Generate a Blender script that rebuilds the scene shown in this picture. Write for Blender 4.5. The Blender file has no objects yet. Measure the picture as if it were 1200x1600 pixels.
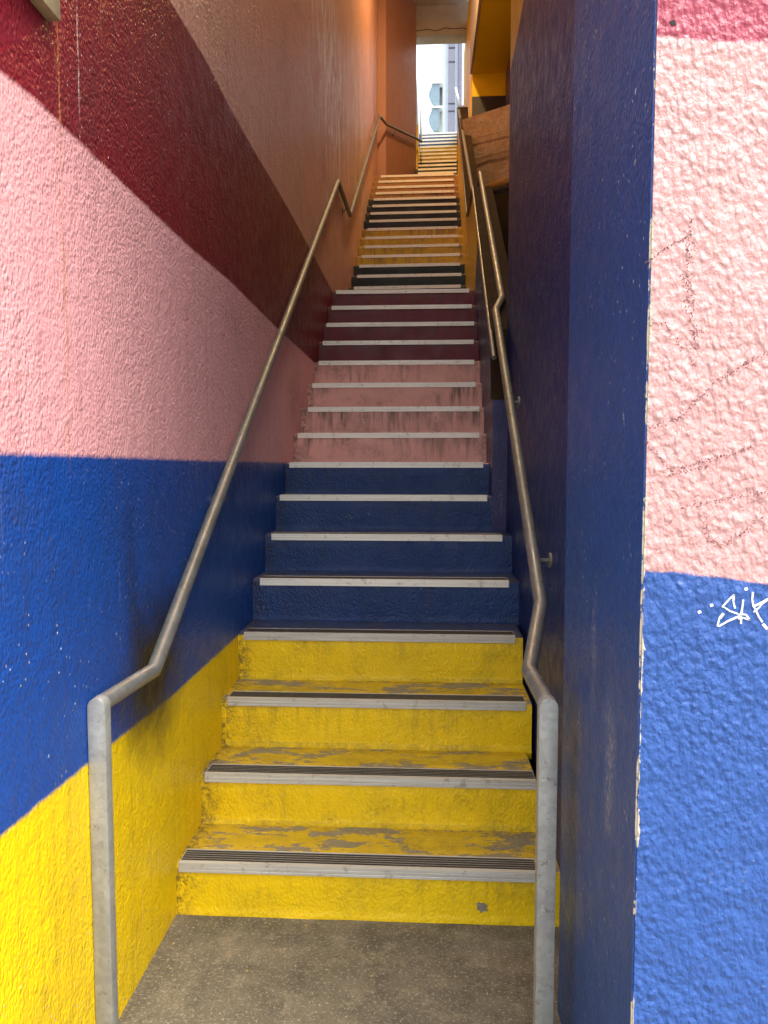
import bpy, bmesh, math, random
from mathutils import Vector, Matrix, noise as mnoise
R = math.radians
random.seed(7)
sc = bpy.context.scene
C = sc.collection

# ------------------------------------------------------------------ camera, world, sun, exposure
EYE = 1.4385
PXF = 1150.0
PITCH, YAW = 0.068, math.atan(61/1150.0)
cam_d = bpy.data.cameras.new('camera'); cam = bpy.data.objects.new('camera', cam_d); C.objects.link(cam)
cam.location = (0, 0, EYE)
cam.rotation_euler = (math.pi/2 - PITCH, 0, YAW)
cam_d.sensor_fit = 'VERTICAL'; cam_d.sensor_height = 36.0; cam_d.lens = 36.0*PXF/1600.0
cam_d.clip_start = 0.05; cam_d.clip_end = 2000
sc.camera = cam
sc.render.resolution_x = 768; sc.render.resolution_y = 1024
w = bpy.data.worlds.new("World"); sc.world = w; w.use_nodes = True
nt = w.node_tree; nt.nodes.clear()
sky = nt.nodes.new('ShaderNodeTexSky'); sky.sky_type = 'NISHITA'; sky.sun_disc = False
SUN_EL, SUN_AZ = 64, 118           # azimuth measured clockwise from +Y
sky.sun_elevation = R(SUN_EL); sky.sun_rotation = R(SUN_AZ)
sky.air_density = 1.0; sky.dust_density = 5.0; sky.ozone_density = 1.0
bg = nt.nodes.new('ShaderNodeBackground'); bg.inputs['Strength'].default_value = 0.15
out = nt.nodes.new('ShaderNodeOutputWorld')
hs = nt.nodes.new('ShaderNodeHueSaturation'); hs.inputs['Saturation'].default_value = .38; hs.inputs['Value'].default_value = 1.9   # thin even overcast
nt.links.new(sky.outputs[0], hs.inputs['Color']); nt.links.new(hs.outputs[0], bg.inputs[0]); nt.links.new(bg.outputs[0], out.inputs[0])
sun_d = bpy.data.lights.new('sun', 'SUN'); sun_d.energy = .5; sun_d.angle = R(16); sun_d.color = (1.0, .95, .88)
sun = bpy.data.objects.new('sun', sun_d); C.objects.link(sun)
sdir = Vector((math.sin(R(SUN_AZ))*math.cos(R(SUN_EL)), math.cos(R(SUN_AZ))*math.cos(R(SUN_EL)), math.sin(R(SUN_EL))))
sun.rotation_euler = sdir.to_track_quat('Z', 'Y').to_euler()
sc.view_settings.view_transform = 'Standard'; sc.view_settings.look = 'None'
sc.view_settings.exposure = 1.1; sc.view_settings.gamma = 1.0
sc.cycles.max_bounces = 9; sc.cycles.diffuse_bounces = 8

# ------------------------------------------------------------------ measuring: from photo pixel and a known plane to a real point
CR = Matrix.Rotation(YAW, 3, 'Z') @ Matrix.Rotation(math.pi/2 - PITCH, 3, 'X')
def ray(px, py): return CR @ Vector(((px-600)/PXF, (800-py)/PXF, -1.0))
O = Vector((0, 0, EYE))
def onY(px, py, Y): d = ray(px, py); return O + d*(Y/d.y)
def onX(px, py, X): d = ray(px, py); return O + d*(X/d.x)
def onZ(px, py, Z): d = ray(px, py); return O + d*((Z-EYE)/d.z)
def on_line(px, py, a, b):       # vertical plane through (x,y) points a and b
    n = Vector((b[1]-a[1], a[0]-b[0], 0)); d = ray(px, py)
    t = n.dot(Vector((a[0], a[1], 0)) - O) / n.dot(d); return O + d*t

# ------------------------------------------------------------------ tagging / linking
def tag(o, label=None, cat=None, group=None, kind=None):
    if label: o['label'] = label
    if cat: o['category'] = cat
    if group: o['group'] = group
    if kind: o['kind'] = kind
    return o
def empty(name, loc=(0, 0, 0)):
    o = bpy.data.objects.new(name, None); o.location = loc; o.empty_display_size = .1; C.objects.link(o); return o

class MB:
    def __init__(s): s.v = []; s.f = []; s.m = []
    def add(s, vs, fs, mi=0):
        b = len(s.v); s.v += [tuple(v) for v in vs]; s.f += [tuple(b+i for i in f) for f in fs]; s.m += [mi]*len(fs); return s
    def box(s, a, b, mi=0):
        x0, y0, z0 = a; x1, y1, z1 = b
        vs = [(x0,y0,z0),(x1,y0,z0),(x1,y1,z0),(x0,y1,z0),(x0,y0,z1),(x1,y0,z1),(x1,y1,z1),(x0,y1,z1)]
        return s.add(vs, [(3,2,1,0),(4,5,6,7),(0,1,5,4),(1,2,6,5),(2,3,7,6),(3,0,4,7)], mi)
    def hexa(s, bot, top, mi=0):      # matching polygons joined by sides
        n = len(bot)
        return s.add(list(bot)+list(top), [tuple(reversed(range(n))), tuple(range(n, 2*n))] +
                     [(i, (i+1) % n, n+(i+1) % n, n+i) for i in range(n)], mi)
    def slab(s, pts, d, mi=0):        # polygon pushed along vector d
        d = Vector(d); return s.hexa([Vector(p) for p in pts], [Vector(p)+d for p in pts], mi)
    def tube(s, path, r, seg=20, mi=0, cap=True, sy=1.0):
        P = [Vector(p) for p in path]; n = len(P); rings = []
        dirs = [(P[i+1]-P[i]).normalized() for i in range(n-1)]
        up = Vector((0, 0, 1))
        if abs(dirs[0].dot(up)) > .95: up = Vector((1, 0, 0))
        u = (up - dirs[0]*up.dot(dirs[0])).normalized()
        for i in range(n):
            di = dirs[max(i-1, 0)]; do = dirs[min(i, n-2)]
            if i > 0 and i < n-1 or i == n-1:
                u = (u - di*u.dot(di)).normalized()
            v = di.cross(u)
            b = (di+do).normalized()
            ring = []
            for k in range(seg):
                a = 2*math.pi*k/seg
                o_ = u*math.cos(a)*r + v*math.sin(a)*r*sy
                if i not in (0, n-1):          # shear along the incoming direction on to the mitre plane
                    o_ = o_ - di*(o_.dot(b)/di.dot(b))
                ring.append(P[i]+o_)
            rings.append(ring)
            if i not in (0, n-1):
                u = (u - do*u.dot(do)).normalized()
        vs = [q for r_ in rings for q in r_]
        fs = [(i*seg+k, i*seg+(k+1) % seg, (i+1)*seg+(k+1) % seg, (i+1)*seg+k) for i in range(n-1) for k in range(seg)]
        if cap: fs += [tuple(reversed(range(seg))), tuple((n-1)*seg+k for k in range(seg))]
        return s.add(vs, fs, mi)
    def build(s, name, mats, parent=None, smooth=None, bevel=0, bseg=2):
        me = bpy.data.meshes.new(name); me.from_pydata(s.v, [], s.f)
        if not isinstance(mats, (list, tuple)): mats = [mats]
        for m in mats: me.materials.append(m)
        for p, mi in zip(me.polygons, s.m): p.material_index = mi
        bm = bmesh.new(); bm.from_mesh(me)
        bmesh.ops.recalc_face_normals(bm, faces=bm.faces)
        if bevel:
            bmesh.ops.bevel(bm, geom=[e for e in bm.edges if len(e.link_faces) == 2 and e.calc_face_angle(0) > .5],
                            offset=bevel, segments=bseg, affect='EDGES', profile=.5)
        bm.to_mesh(me); bm.free()
        if smooth is not None or bevel:
            for p in me.polygons: p.use_smooth = True
            me.set_sharp_from_angle(angle=R(smooth if smooth else 40))
        o = bpy.data.objects.new(name, me); C.objects.link(o)
        if parent:
            o.parent = parent
            o.matrix_parent_inverse = Matrix.Translation(-Vector(parent.location))
        return o

# ------------------------------------------------------------------ node helpers
class NT:
    def __init__(s, name):
        s.mat = bpy.data.materials.new(name); s.mat.use_nodes = True
        s.t = s.mat.node_tree; s.t.nodes.clear()
        s.o = s.n('ShaderNodeOutputMaterial'); s.b = s.n('ShaderNodeBsdfPrincipled')
        s.l(s.b.outputs[0], s.o.inputs[0])
        s.co = s.n('ShaderNodeTexCoord').outputs['Object']
        s.sep = s.n('ShaderNodeSeparateXYZ'); s.l(s.co, s.sep.inputs[0])
    def n(s, t, **k):
        x = s.t.nodes.new(t)
        for a, v in k.items(): setattr(x, a, v)
        return x
    def l(s, a, b): s.t.links.new(a, b)
    def put(s, inp, v):
        if hasattr(v, 'is_linked') or isinstance(v, bpy.types.NodeSocket): s.l(v, inp)
        elif isinstance(v, tuple) and len(v) == 3: inp.default_value = (*v, 1)
        else: inp.default_value = v
    def math(s, op, a, b=0.0, clamp=False):
        m = s.n('ShaderNodeMath', operation=op, use_clamp=clamp); s.put(m.inputs[0], a); s.put(m.inputs[1], b); return m.outputs[0]
    def scale(s, sx, sy, sz, off=(0, 0, 0)):
        m = s.n('ShaderNodeMapping'); s.l(s.co, m.inputs[0]); m.inputs['Scale'].default_value = (sx, sy, sz)
        m.inputs['Location'].default_value = off; return m.outputs[0]
    def noise(s, sc_, det=3, rough=.55, co=None, dist=0):
        m = s.n('ShaderNodeTexNoise'); s.l(co if co is not None else s.co, m.inputs['Vector'])
        m.inputs['Scale'].default_value = sc_; m.inputs['Detail'].default_value = det
        m.inputs['Roughness'].default_value = rough; m.inputs['Distortion'].default_value = dist
        return m.outputs['Fac']
    def voro(s, sc_, feat='F1', co=None, out=0, rnd=1.0):
        m = s.n('ShaderNodeTexVoronoi', feature=feat); s.l(co if co is not None else s.co, m.inputs['Vector'])
        m.inputs['Scale'].default_value = sc_; m.inputs['Randomness'].default_value = rnd
        return m.outputs[out]
    def ramp(s, f, lo, hi, a=0.0, b=1.0):
        m = s.n('ShaderNodeMapRange', clamp=True); s.put(m.inputs[0], f)
        for i, v in zip((1, 2, 3, 4), (lo, hi, a, b)): m.inputs[i].default_value = v
        return m.outputs[0]
    def mix(s, f, a, b, mode='MIX'):
        m = s.n('ShaderNodeMix', data_type='RGBA', blend_type=mode); s.put(m.inputs[0], f)
        s.put(m.inputs[6], a); s.put(m.inputs[7], b); return m.outputs[2]
    def curve(s, x, pts):        # piecewise linear, x and values in 0..1
        m = s.n('ShaderNodeFloatCurve'); s.put(m.inputs['Value'], x)
        c = m.mapping.curves[0]
        m.mapping.use_clip = False
        pts = sorted(pts)
        while len(c.points) < len(pts): c.points.new(.5, .5)
        for p, q in zip(c.points, pts): p.location = q; p.handle_type = 'VECTOR'
        m.mapping.update(); return m.outputs[0]
    def bump(s, h, strength, dist, prev=None):
        m = s.n('ShaderNodeBump'); m.inputs['Strength'].default_value = strength; m.inputs['Distance'].default_value = dist
        s.put(m.inputs['Height'], h)
        if prev is not None: s.l(prev, m.inputs['Normal'])
        return m.outputs[0]
    def done(s, col=None, rough=None, metal=None, normal=None, spec=.36, **k):
        if col is not None: s.put(s.b.inputs['Base Color'], col)
        if rough is not None: s.put(s.b.inputs['Roughness'], rough)
        if metal is not None: s.put(s.b.inputs['Metallic'], metal)
        if spec is not None: s.put(s.b.inputs['Specular IOR Level'], spec)
        if normal is not None: s.l(normal, s.b.inputs['Normal'])
        for a, v in k.items(): s.put(s.b.inputs[a], v)
        return s.mat

YEL = (.84, .56, .002); BLUE = (.006, .055, .27); PINK = (.78, .37, .37); MAR = (.18, .008, .018)
SAL = (.68, .35, .25); DARKB = (.02, .03, .11); CREAM = (.62, .55, .42); CONC = (.26, .235, .19)

def stucco_normal(m, size=110., amount=1.0, flat=.6, vor=.7):
    """roller-textured paint: soft rounded lumps, slightly elongated, plus fine grain and slow unevenness"""
    cz = m.scale(1, 1, .72)
    a = m.noise(size, 4, .5, cz, .12)
    b = m.voro(size*.9, 'SMOOTH_F1', cz)
    c = m.noise(size*.17, 3, .5)
    h = m.math('ADD', m.math('MULTIPLY', a, .7), m.math('MULTIPLY', b, -vor))
    area = m.ramp(m.noise(2.2, 3, .6), .38, .62, flat, 1.0)
    h = m.math('MULTIPLY', h, area)
    h = m.math('ADD', h, m.math('MULTIPLY', c, .9))
    n1 = m.bump(m.noise(size*4, 3, .6), .25*amount, .0007)
    return m.bump(h, min(1, .95*amount), (.0085 if size > 85 else .0060)*amount*110/size, n1)

def wall_paint(name, axis, lo, hi, zlo, zhi, bands, cols, size=110, amount=1.0, wob=.004, rough=.38, specks=.5, grime=.5,
               streak=.5, chip=None, rust=(), spots=(), vor=.7, runs=()):
    """bands: list of boundaries bottom to top, each a list of (coordinate along wall, height)"""
    m = NT(name)
    u = m.ramp(m.sep.outputs[axis], lo, hi)
    z = m.math('ADD', m.sep.outputs[2], m.math('MULTIPLY', m.math('SUBTRACT', m.noise(22, 4, .7), .5), wob*3))
    z = m.math('ADD', z, m.math('MULTIPLY', m.math('SUBTRACT', m.noise(140, 2, .6), .5), wob))
    zn = m.math('DIVIDE', m.math('SUBTRACT', z, zlo), zhi-zlo)
    col = cols[0]
    for bd, c in zip(bands, cols[1:]):
        cv = m.curve(u, [((a-lo)/(hi-lo), (b-zlo)/(zhi-zlo)) for a, b in bd])
        col = m.mix(m.ramp(m.math('SUBTRACT', zn, cv), -.0002, .0002), col, c)
    # uneven coats of paint
    col = m.mix(m.ramp(m.noise(3.1, 5, .6), .35, .7, 0, .22), col, (.5, .5, .5), 'SOFT_LIGHT')
    col = m.mix(m.ramp(m.noise(9, 6, .7), .42, .75, 0, .16), col, (.9, .9, .95), 'SOFT_LIGHT')
    # vertical run marks
    st = [26, 26, 1.1]
    sv = m.noise(1.0, 5, .65, m.scale(*st))
    col = m.mix(m.ramp(sv, .55, .78, 0, .45*streak), col, m.mix(.75, col, (.03, .025, .02)))
    sw = m.noise(1.0, 4, .7, m.scale(60, 60, 2.0, (3, 7, 1)))
    col = m.mix(m.ramp(sw, .64, .80, 0, .30*streak), col, (.75, .66, .55))
    # grime in slow patches
    gr = m.math('MULTIPLY', m.ramp(m.noise(1.7, 5, .65), .52, .72), m.ramp(m.noise(30, 4, .7), .3, .7))
    col = m.mix(m.math('MULTIPLY', gr, .55*grime), col, (.035, .028, .022))
    # rust runs
    for (pos, wd, amt) in rust:
        wv = m.math('ADD', m.sep.outputs[axis], m.math('MULTIPLY', m.math('SUBTRACT', m.noise(5, 3, .6), .5), .05))
        d = m.math('ABSOLUTE', m.math('SUBTRACT', wv, pos))
        k = m.math('MULTIPLY', m.ramp(d, 0, wd, 1, 0), m.ramp(m.noise(1.0, 4, .7, m.scale(120, 120, 9)), .48, .62))
        k = m.math('MULTIPLY', k, m.ramp(m.sep.outputs[2], 1.40, 1.5))
        col = m.mix(m.math('MULTIPLY', k, amt), col, (.50, .20, .07))
    # tiny splashes
    vd = m.voro(52, co=m.scale(1, 1, .8)); keep = m.ramp(m.noise(2.6, 4, .7), .44, .60)
    sz = m.math('MULTIPLY', m.noise(15, 2, .6), .24)
    sp = m.math('MULTIPLY', m.ramp(m.math('SUBTRACT', sz, vd), 0, .02), keep)
    col = m.mix(m.math('MULTIPLY', sp, specks), col, (.62, .58, .52))
    for (pa, pz, ra, rz, colr, amt, kind) in spots:      # stains, scuffs and bloom with a shape of their own
        du = m.math('DIVIDE', m.math('SUBTRACT', m.sep.outputs[axis], pa), ra); dz = m.math('DIVIDE', m.math('SUBTRACT', m.sep.outputs[2], pz), rz)
        dd = m.math('SQRT', m.math('ADD', m.math('MULTIPLY', du, du), m.math('MULTIPLY', dz, dz)))
        k = m.ramp(m.math('ADD', dd, m.math('MULTIPLY', m.math('SUBTRACT', m.noise(7, 4, .7), .5), .9)), .25, 1.0, 1, 0)
        if kind == 'scuff': k = m.math('MULTIPLY', k, m.ramp(m.noise(150, 4, .8, m.scale(1, 1, .45)), .50, .60))
        elif kind == 'bloom': k = m.math('MULTIPLY', k, m.ramp(m.noise(1.0, 5, .75, m.scale(9, 9, 1.9), 1.0), .47, .58))
        col = m.mix(m.math('MULTIPLY', k, amt), col, colr)
    for (pos, wd, zmin, amt) in runs:      # pale hairline run of old paint
        wv = m.math('ADD', m.sep.outputs[axis], m.math('MULTIPLY', m.math('SUBTRACT', m.noise(9, 3, .6), .5), .012))
        k = m.math('MULTIPLY', m.ramp(m.math('ABSOLUTE', m.math('SUBTRACT', wv, pos)), wd*.4, wd, 1, 0), m.ramp(m.sep.outputs[2], zmin, zmin+.1))
        k = m.math('MULTIPLY', k, m.ramp(m.noise(1.0, 4, .7, m.scale(60, 60, 16)), .42, .6))
        col = m.mix(m.math('MULTIPLY', k, amt), col, (.55, .40, .36))
    nrm = stucco_normal(m, size, amount, vor=vor)
    if chip:       # flaked paint along a corner: axis, position, direction
        ca, cp, sg, cwid = chip
        d = m.math('MULTIPLY', m.math('SUBTRACT', m.sep.outputs[ca], cp), sg)
        lim = m.ramp(m.noise(1.0, 5, .75, m.scale(30, 30, 9)), .46, .74, -.001, cwid)
        k = m.ramp(m.math('SUBTRACT', lim, d), 0, .0006)
        col = m.mix(k, col, m.mix(m.noise(60, 3), (.62, .52, .36), (.42, .38, .32)))
    rg = m.ramp(m.noise(14, 3), .3, .7, rough-.07, rough+.12)
    rg = m.math('ADD', rg, m.math('MULTIPLY', gr, .25*grime))
    return m.done(col, rg, 0.0, nrm)

def flat_paint(name, col, size_=110, amount=.8, dirt=.5, worn=0.0, rough=.45, under=CONC, drip=.6):
    m = NT(name)
    c = m.mix(m.ramp(m.noise(6, 5, .65), .35, .7, 0, .3), col, tuple(x*.62 for x in col))
    if drip:
        sv = m.noise(1.0, 5, .7, m.scale(24, 24, 2.2))
        fr = m.math('FRACT', m.math('DIVIDE', m.sep.outputs[2], H_RISER))       # runs start under each nosing
        k = m.math('MULTIPLY', m.ramp(m.math('ADD', sv, m.math('MULTIPLY', fr, .22)), .58, .80), m.ramp(m.noise(2.3, 3, .6), .40, .56))
        c = m.mix(m.math('MULTIPLY', k, drip), c, (.06, .045, .03))
    gr = m.math('MULTIPLY', m.ramp(m.noise(5, 5, .7), .5, .72), m.ramp(m.noise(55, 4, .7), .35, .65))
    c = m.mix(m.math('MULTIPLY', gr, dirt), c, (.05, .042, .03))
    nz = m.n('ShaderNodeNewGeometry').outputs['Normal']
    sp = m.n('ShaderNodeSeparateXYZ'); m.l(nz, sp.inputs[0])
    up = m.ramp(sp.outputs[2], .6, .95)
    if worn:
        wn = m.math('ADD', m.noise(1.0, 7, .72, m.scale(5, 14, 5)), m.math('MULTIPLY', m.noise(70, 3, .7), .16))
        k = m.math('MULTIPLY', m.ramp(wn, .60, .62), up)
        c = m.mix(m.math('MULTIPLY', k, worn), c, m.mix(m.noise(40, 4, .6), tuple(x*.7 for x in under), tuple(x*1.2 for x in under)))
    c = m.mix(m.math('MULTIPLY', up, .45*dirt), c, (.16, .12, .06))      # treads are trodden and dusty
    # black mould where the steps meet the left wall
    ed = m.math('ADD', m.sep.outputs[0], m.math('MULTIPLY', m.math('SUBTRACT', m.noise(16, 5, .75), .5), .16))
    k = m.math('MULTIPLY', m.ramp(ed, -.775, -.715, 1, 0), m.ramp(m.noise(48, 4, .8), .44, .58))
    c = m.mix(m.math('MULTIPLY', k, .8), c, (.03, .025, .02))
    # small chips
    vd = m.voro(26); k = m.math('MULTIPLY', m.ramp(m.math('SUBTRACT', m.math('MULTIPLY', m.noise(11, 2), .14), vd), 0, .02), m.ramp(m.noise(3.3, 3, .7), .52, .6))
    c = m.mix(m.math('MULTIPLY', k, .6), c, (.5, .45, .38))
    return m.done(c, m.ramp(m.noise(12, 3), .3, .7, rough-.06, rough+.15), 0.0, stucco_normal(m, size_*1.45, amount))

def simple(name, col, rough=.5, metal=0.0, var=.25, sc_=8, bumpd=.001, bsc=60, spec=None):
    m = NT(name)
    c = m.mix(m.ramp(m.noise(sc_, 5, .65), .3, .7, 0, 1), col, tuple(x*(1-var) for x in col))
    c = m.mix(m.ramp(m.noise(sc_*7, 4, .7), .55, .75, 0, var), c, tuple(x*.4 for x in col))
    return m.done(c, m.ramp(m.noise(sc_*2, 3), .3, .7, max(rough-.08, .05), rough+.1), metal, m.bump(m.noise(bsc, 4, .6), .5, bumpd), spec)

M = {}
H_RISER = .1784
# galvanised steel: spangled, dull, with marks
def galv(name, base, rough, metal, warm=.0):
    m = NT(name)
    cells = m.voro(70, out=1); g = m.n('ShaderNodeRGBToBW'); m.l(cells, g.inputs[0])
    c = m.mix(m.ramp(g.outputs[0], 0, 1), tuple(x*.85 for x in base), tuple(min(1, x*1.12) for x in base))
    c = m.mix(m.ramp(m.noise(9, 5, .7), .4, .7, 0, .55), c, tuple(x*.55 for x in base))
    c = m.mix(m.ramp(m.noise(45, 5, .75), .6, .68, 0, .6), c, (.12, .08, .05))
    c = m.mix(m.ramp(m.noise(31, 4, .7, m.scale(1, 1, 1, (9, 2, 4))), .66, .72, 0, .7), c, (.55, .55, .52))
    return m.done(c, m.ramp(m.noise(24, 4), .3, .7, rough-.08, rough+.14), metal, m.bump(m.noise(90, 4, .6), .35, .0008))
M['galv'] = galv('galvanised_steel', (.30, .30, .275), .42, .6)
M['flat_galv'] = galv('galvanised_plate', (.37, .37, .34), .5, .3)
M['toned_steel'] = galv('shade_toned_rail_steel', (.24, .235, .20), .44, .5)  # same pipe steel; the changed light deeper in is put into this colour
def alu(name='nosing_aluminium', c1=(.92, .88, .77), c2=(.74, .70, .60)):
    m = NT(name)
    c = m.mix(m.ramp(m.noise(1, 5, .7, m.scale(3, 90, 90)), .35, .7), c1, c2)
    c = m.mix(m.ramp(m.noise(24, 6, .75), .56, .70, 0, .6), c, (.16, .12, .07))
    return m.done(c, m.ramp(m.noise(30, 4), .3, .7, .30, .5), .12, m.bump(m.noise(1, 4, .6, m.scale(8, 160, 160)), .25, .0006))
M['alu'] = alu(); M['alu_worn'] = alu('worn_nosing_aluminium', (.60, .585, .52), (.42, .40, .35))
M['grip'] = simple('grip_rubber', (.022, .02, .018), .62, var=.3, sc_=30)
M['conc'] = simple('concrete', (.30, .28, .24), .85, var=.45, sc_=3.2, bumpd=.003, bsc=40)
M['black'] = simple('black_gap', (.012, .010, .010), .8)

def floor_mat(name, base):
    m = NT(name)
    c = m.mix(m.ramp(m.noise(5.5, 8, .74), .34, .64), tuple(x*.50 for x in base), tuple(x*1.15 for x in base))
    c = m.mix(m.ramp(m.noise(13, 6, .7), .52, .72, 0, .6), c, tuple(min(1, x*2.0) for x in base))
    c = m.mix(m.ramp(m.noise(110, 4, .8), .55, .64, 0, .6), c, (.50, .47, .38))
    c = m.mix(m.ramp(m.noise(170, 3, .8, m.scale(1, 1, 1, (2, 9, 4))), .57, .66, 0, .6), c, (.05, .04, .028))
    c = m.mix(m.ramp(m.noise(21, 5, .7, m.scale(1, 1, 1, (5, 3, 2))), .64, .70, 0, .7), c, (.06, .045, .03))
    vd = m.voro(16); k = m.ramp(m.math('SUBTRACT', m.math('MULTIPLY', m.noise(7, 2), .12), vd), 0, .01)
    c = m.mix(m.math('MULTIPLY', k, .7), c, (.5, .36, .06))
    return m.done(c, .78, 0.0, m.bump(m.math('ADD', m.noise(26, 6, .7), m.math('MULTIPLY', m.noise(160, 3, .7), .35)), .5, .004))
M['floor'] = floor_mat('worn_concrete_floor', (.165, .138, .09))
M['street'] = floor_mat('street_concrete', (.30, .29, .26))

# ------------------------------------------------------------------ plan of the passage (world: +Y up the stairs)
LW0, LW1 = (-.783, 1.20), (-.750, 12.15)              # left wall base line
def leftX(Y): return LW0[0] + (LW1[0]-LW0[0])*(Y-LW0[1])/(LW1[1]-LW0[1])
def rightX(Y):
    K = [(3.5, .349), (4.1, .364), (6.3, .422), (7.6, .424), (11.3, .497), (13, .572), (16.6, .73)]
    for (a, p), (b, q) in zip(K, K[1:]):
        if Y <= b: return p+(q-p)*(Y-a)/(b-a)
    return K[-1][1]
def _rx(Y): return .364 + (Y-4.1)*.0272            # low wall face on the right from the 7th step up
JX = .361; FACY = 1.214                               # jamb plane, facade plane
WAX = .432                                            # dark wall plane beyond the jamb
H = .1784
# nosing measurements: number -> left px, right px, y at the left end
F1 = {1:(279,842,1350,1369),2:(320,838,1213,1222),3:(355,822,1093,1101),4:(381,805,992,995),5:(406,795,907,909),6:(424,785,837,837.5),
      7:(437,761,776,775),8:(452,755,725,723),9:(465,749,680,676),10:(481,749,639,635),11:(488,743,602,597),12:(498,741,567,562),
      13:(504,740,535.5,531),14:(510,741,507,502.5),15:(518,737,480,476),16:(525,733,456,451)}
F2L = [(553,720,448.5,446),(558,721,431,427),(561,719,415,411),(565,719,400,396),(569,717,385,381),(571,716,371,367),(574,715,357.5,354),
       (577,714,344.5,341),(579,713,332.5,329),(582,713,321,317.5),(584,712,310.5,307),(587,710,301,297.5),(589,710,292,288.5),
       (591,709,283,279.5),(595,709,275,271)]
Y1 = 2.215; G1 = .27
nos = {}
for n, (a, b, ya, yb) in F1.items(): nos[n] = (Y1+(n-1)*G1, a, b, ya, yb)
for i, (a, b, ya, yb) in enumerate(F2L): nos[18+i] = (7.592+i*.2628, a, b, ya, yb)

def step_mesh(xa, xb, yf, yb_, z, zp, skew=0.0, seed=0, seg=26):
    """one solid step: riser, rounded arris, tread; the paint skin is slightly uneven"""
    pr = [(yf, zp-.03), (yf-.010, zp-.002), (yf-.003, zp+.012), (yf, zp+.03), (yf, z-.07), (yf, z-.014), (yf+.004, z-.004), (yf+.012, z),
          (yf+.10, z), (yb_-.03, z), (yb_+.03, z), (yb_+.03, zp-.03)]
    n = len(pr); vs = []; fs = []
    for i in range(seg+1):
        t = i/seg; x = xa+(xb-xa)*t
        for j, (y, zz) in enumerate(pr):
            j1 = mnoise.noise(Vector((x*7, seed*3.1, j*.7)))*.0028 if 1 <= j <= 6 else 0
            j2 = mnoise.noise(Vector((x*6, seed*5.3+9, j*.9)))*.0016 if 4 <= j <= 9 else 0
            if j in (0, 11, 10): j1 = j2 = 0
            vs.append((x, y+j1-skew*(t-.5), zz+j2))
    for i in range(seg):
        for j in range(n):
            a = i*n+j; b = i*n+(j+1) % n; fs.append((a, b, b+n, a+n))
    fs += [tuple(range(n)), tuple(seg*n+k for k in reversed(range(n)))]
    return MB().add(vs, fs)
def extrude_profile(mb, pr, pa, pb):
    n = len(pr); vs = []
    for P in (pa, pb):
        for (y, z) in pr: vs.append((P[0], P[1]+y, P[2]+z))
    fs = [(j, (j+1) % n, n+(j+1) % n, n+j) for j in range(n)] + [tuple(reversed(range(n))), tuple(range(n, 2*n))]
    return mb.add(vs, fs)
LIP = [(0, .004), (0, -.005), (.0012, -.006), (.0012, -.0075), (0, -.0085), (0, -.0165), (.0012, -.0175), (.0012, -.019), (0, -.020), (0, -.027), (.009, -.027), (.009, -.001), (.086, -.001), (.086, .004), (.081, .004), (.081, .0025), (.017, .0025), (.017, .004)]
def nosing(pa, pb, parent, mat='alu'):
    o = extrude_profile(MB(), LIP, pa, pb).build('nosing', M[mat], parent, smooth=30)
    qa = Vector(pa)+Vector((.002, 0, 0)); qb = Vector(pb)-Vector((.002, 0, 0))
    gb = MB()
    for k in range(5):
        y = .019+k*.0128; extrude_profile(gb, [(y, .0015), (y, .0036), (y+.0086, .0036), (y+.0086, .0015)], qa, qb)
    gb.build('grip_strip', M['grip'], o)
    return o

M['s_yel'] = flat_paint('step_paint_yellow', YEL, 95, .8, dirt=.55, worn=.9, drip=.30)
M['s_blue'] = flat_paint('step_paint_blue', (.013, .042, .14), 90, .9, dirt=.35, worn=.5, drip=.3, under=(.05, .045, .04))
M['s_pink'] = flat_paint('step_paint_pink', (.74, .38, .31), 90, .6, dirt=.8, worn=.4, drip=.85)
M['s_mar'] = flat_paint('step_paint_maroon', (.15, .016, .022), 90, .5, dirt=.5, worn=.3, drip=.6)
M['s_green'] = flat_paint('step_paint_dark_green', (.007, .012, .009), 90, .5, dirt=.3, worn=.3, drip=.3)
M['s_mustard'] = flat_paint('step_paint_mustard', (.58, .36, .01), 90, .5, dirt=.8, worn=.4, drip=.8)
M['s_navy'] = flat_paint('step_paint_navy', (.008, .007, .011), 90, .5, dirt=.3, worn=.3, drip=.3)
M['s_orange'] = flat_paint('step_paint_orange', (.32, .15, .035), 90, .5, dirt=.7, worn=.3, drip=.7)
M['s_sky'] = flat_paint('step_paint_slate_blue', (.06, .12, .22), 90, .5, dirt=.3, worn=.3, drip=.3)
def colour_of(n):
    if n <= 4: return 's_yel'
    if n <= 8: return 's_blue'
    if n <= 12: return 's_pink'
    if n <= 16: return 's_mar'
    if n <= 20: return 's_green'
    if n <= 24: return 's_mustard'
    if n <= 28: return 's_navy'
    if n <= 32: return 's_orange'
    if n <= 40: return 's_green'
    if n <= 44: return 's_mustard'
    return 's_sky'

flights = []
GF = 'flights of the painted staircase'
fl1 = tag(empty('stair_flight', (-.1, 2.2, 0)), 'lowest flight, yellow then blue then pink then maroon steps with aluminium nosings', 'stairs', GF)
fl2 = tag(empty('stair_flight', (-.1, 7.3, 3.0)), 'middle flight beyond the maroon steps, with dark green, mustard, navy and orange risers', 'stairs', GF)
fl3 = tag(empty('stair_flight', (.2, 11.9, 5.8)), 'narrow topmost flight leading up to the bright opening', 'stairs', GF)

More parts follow.
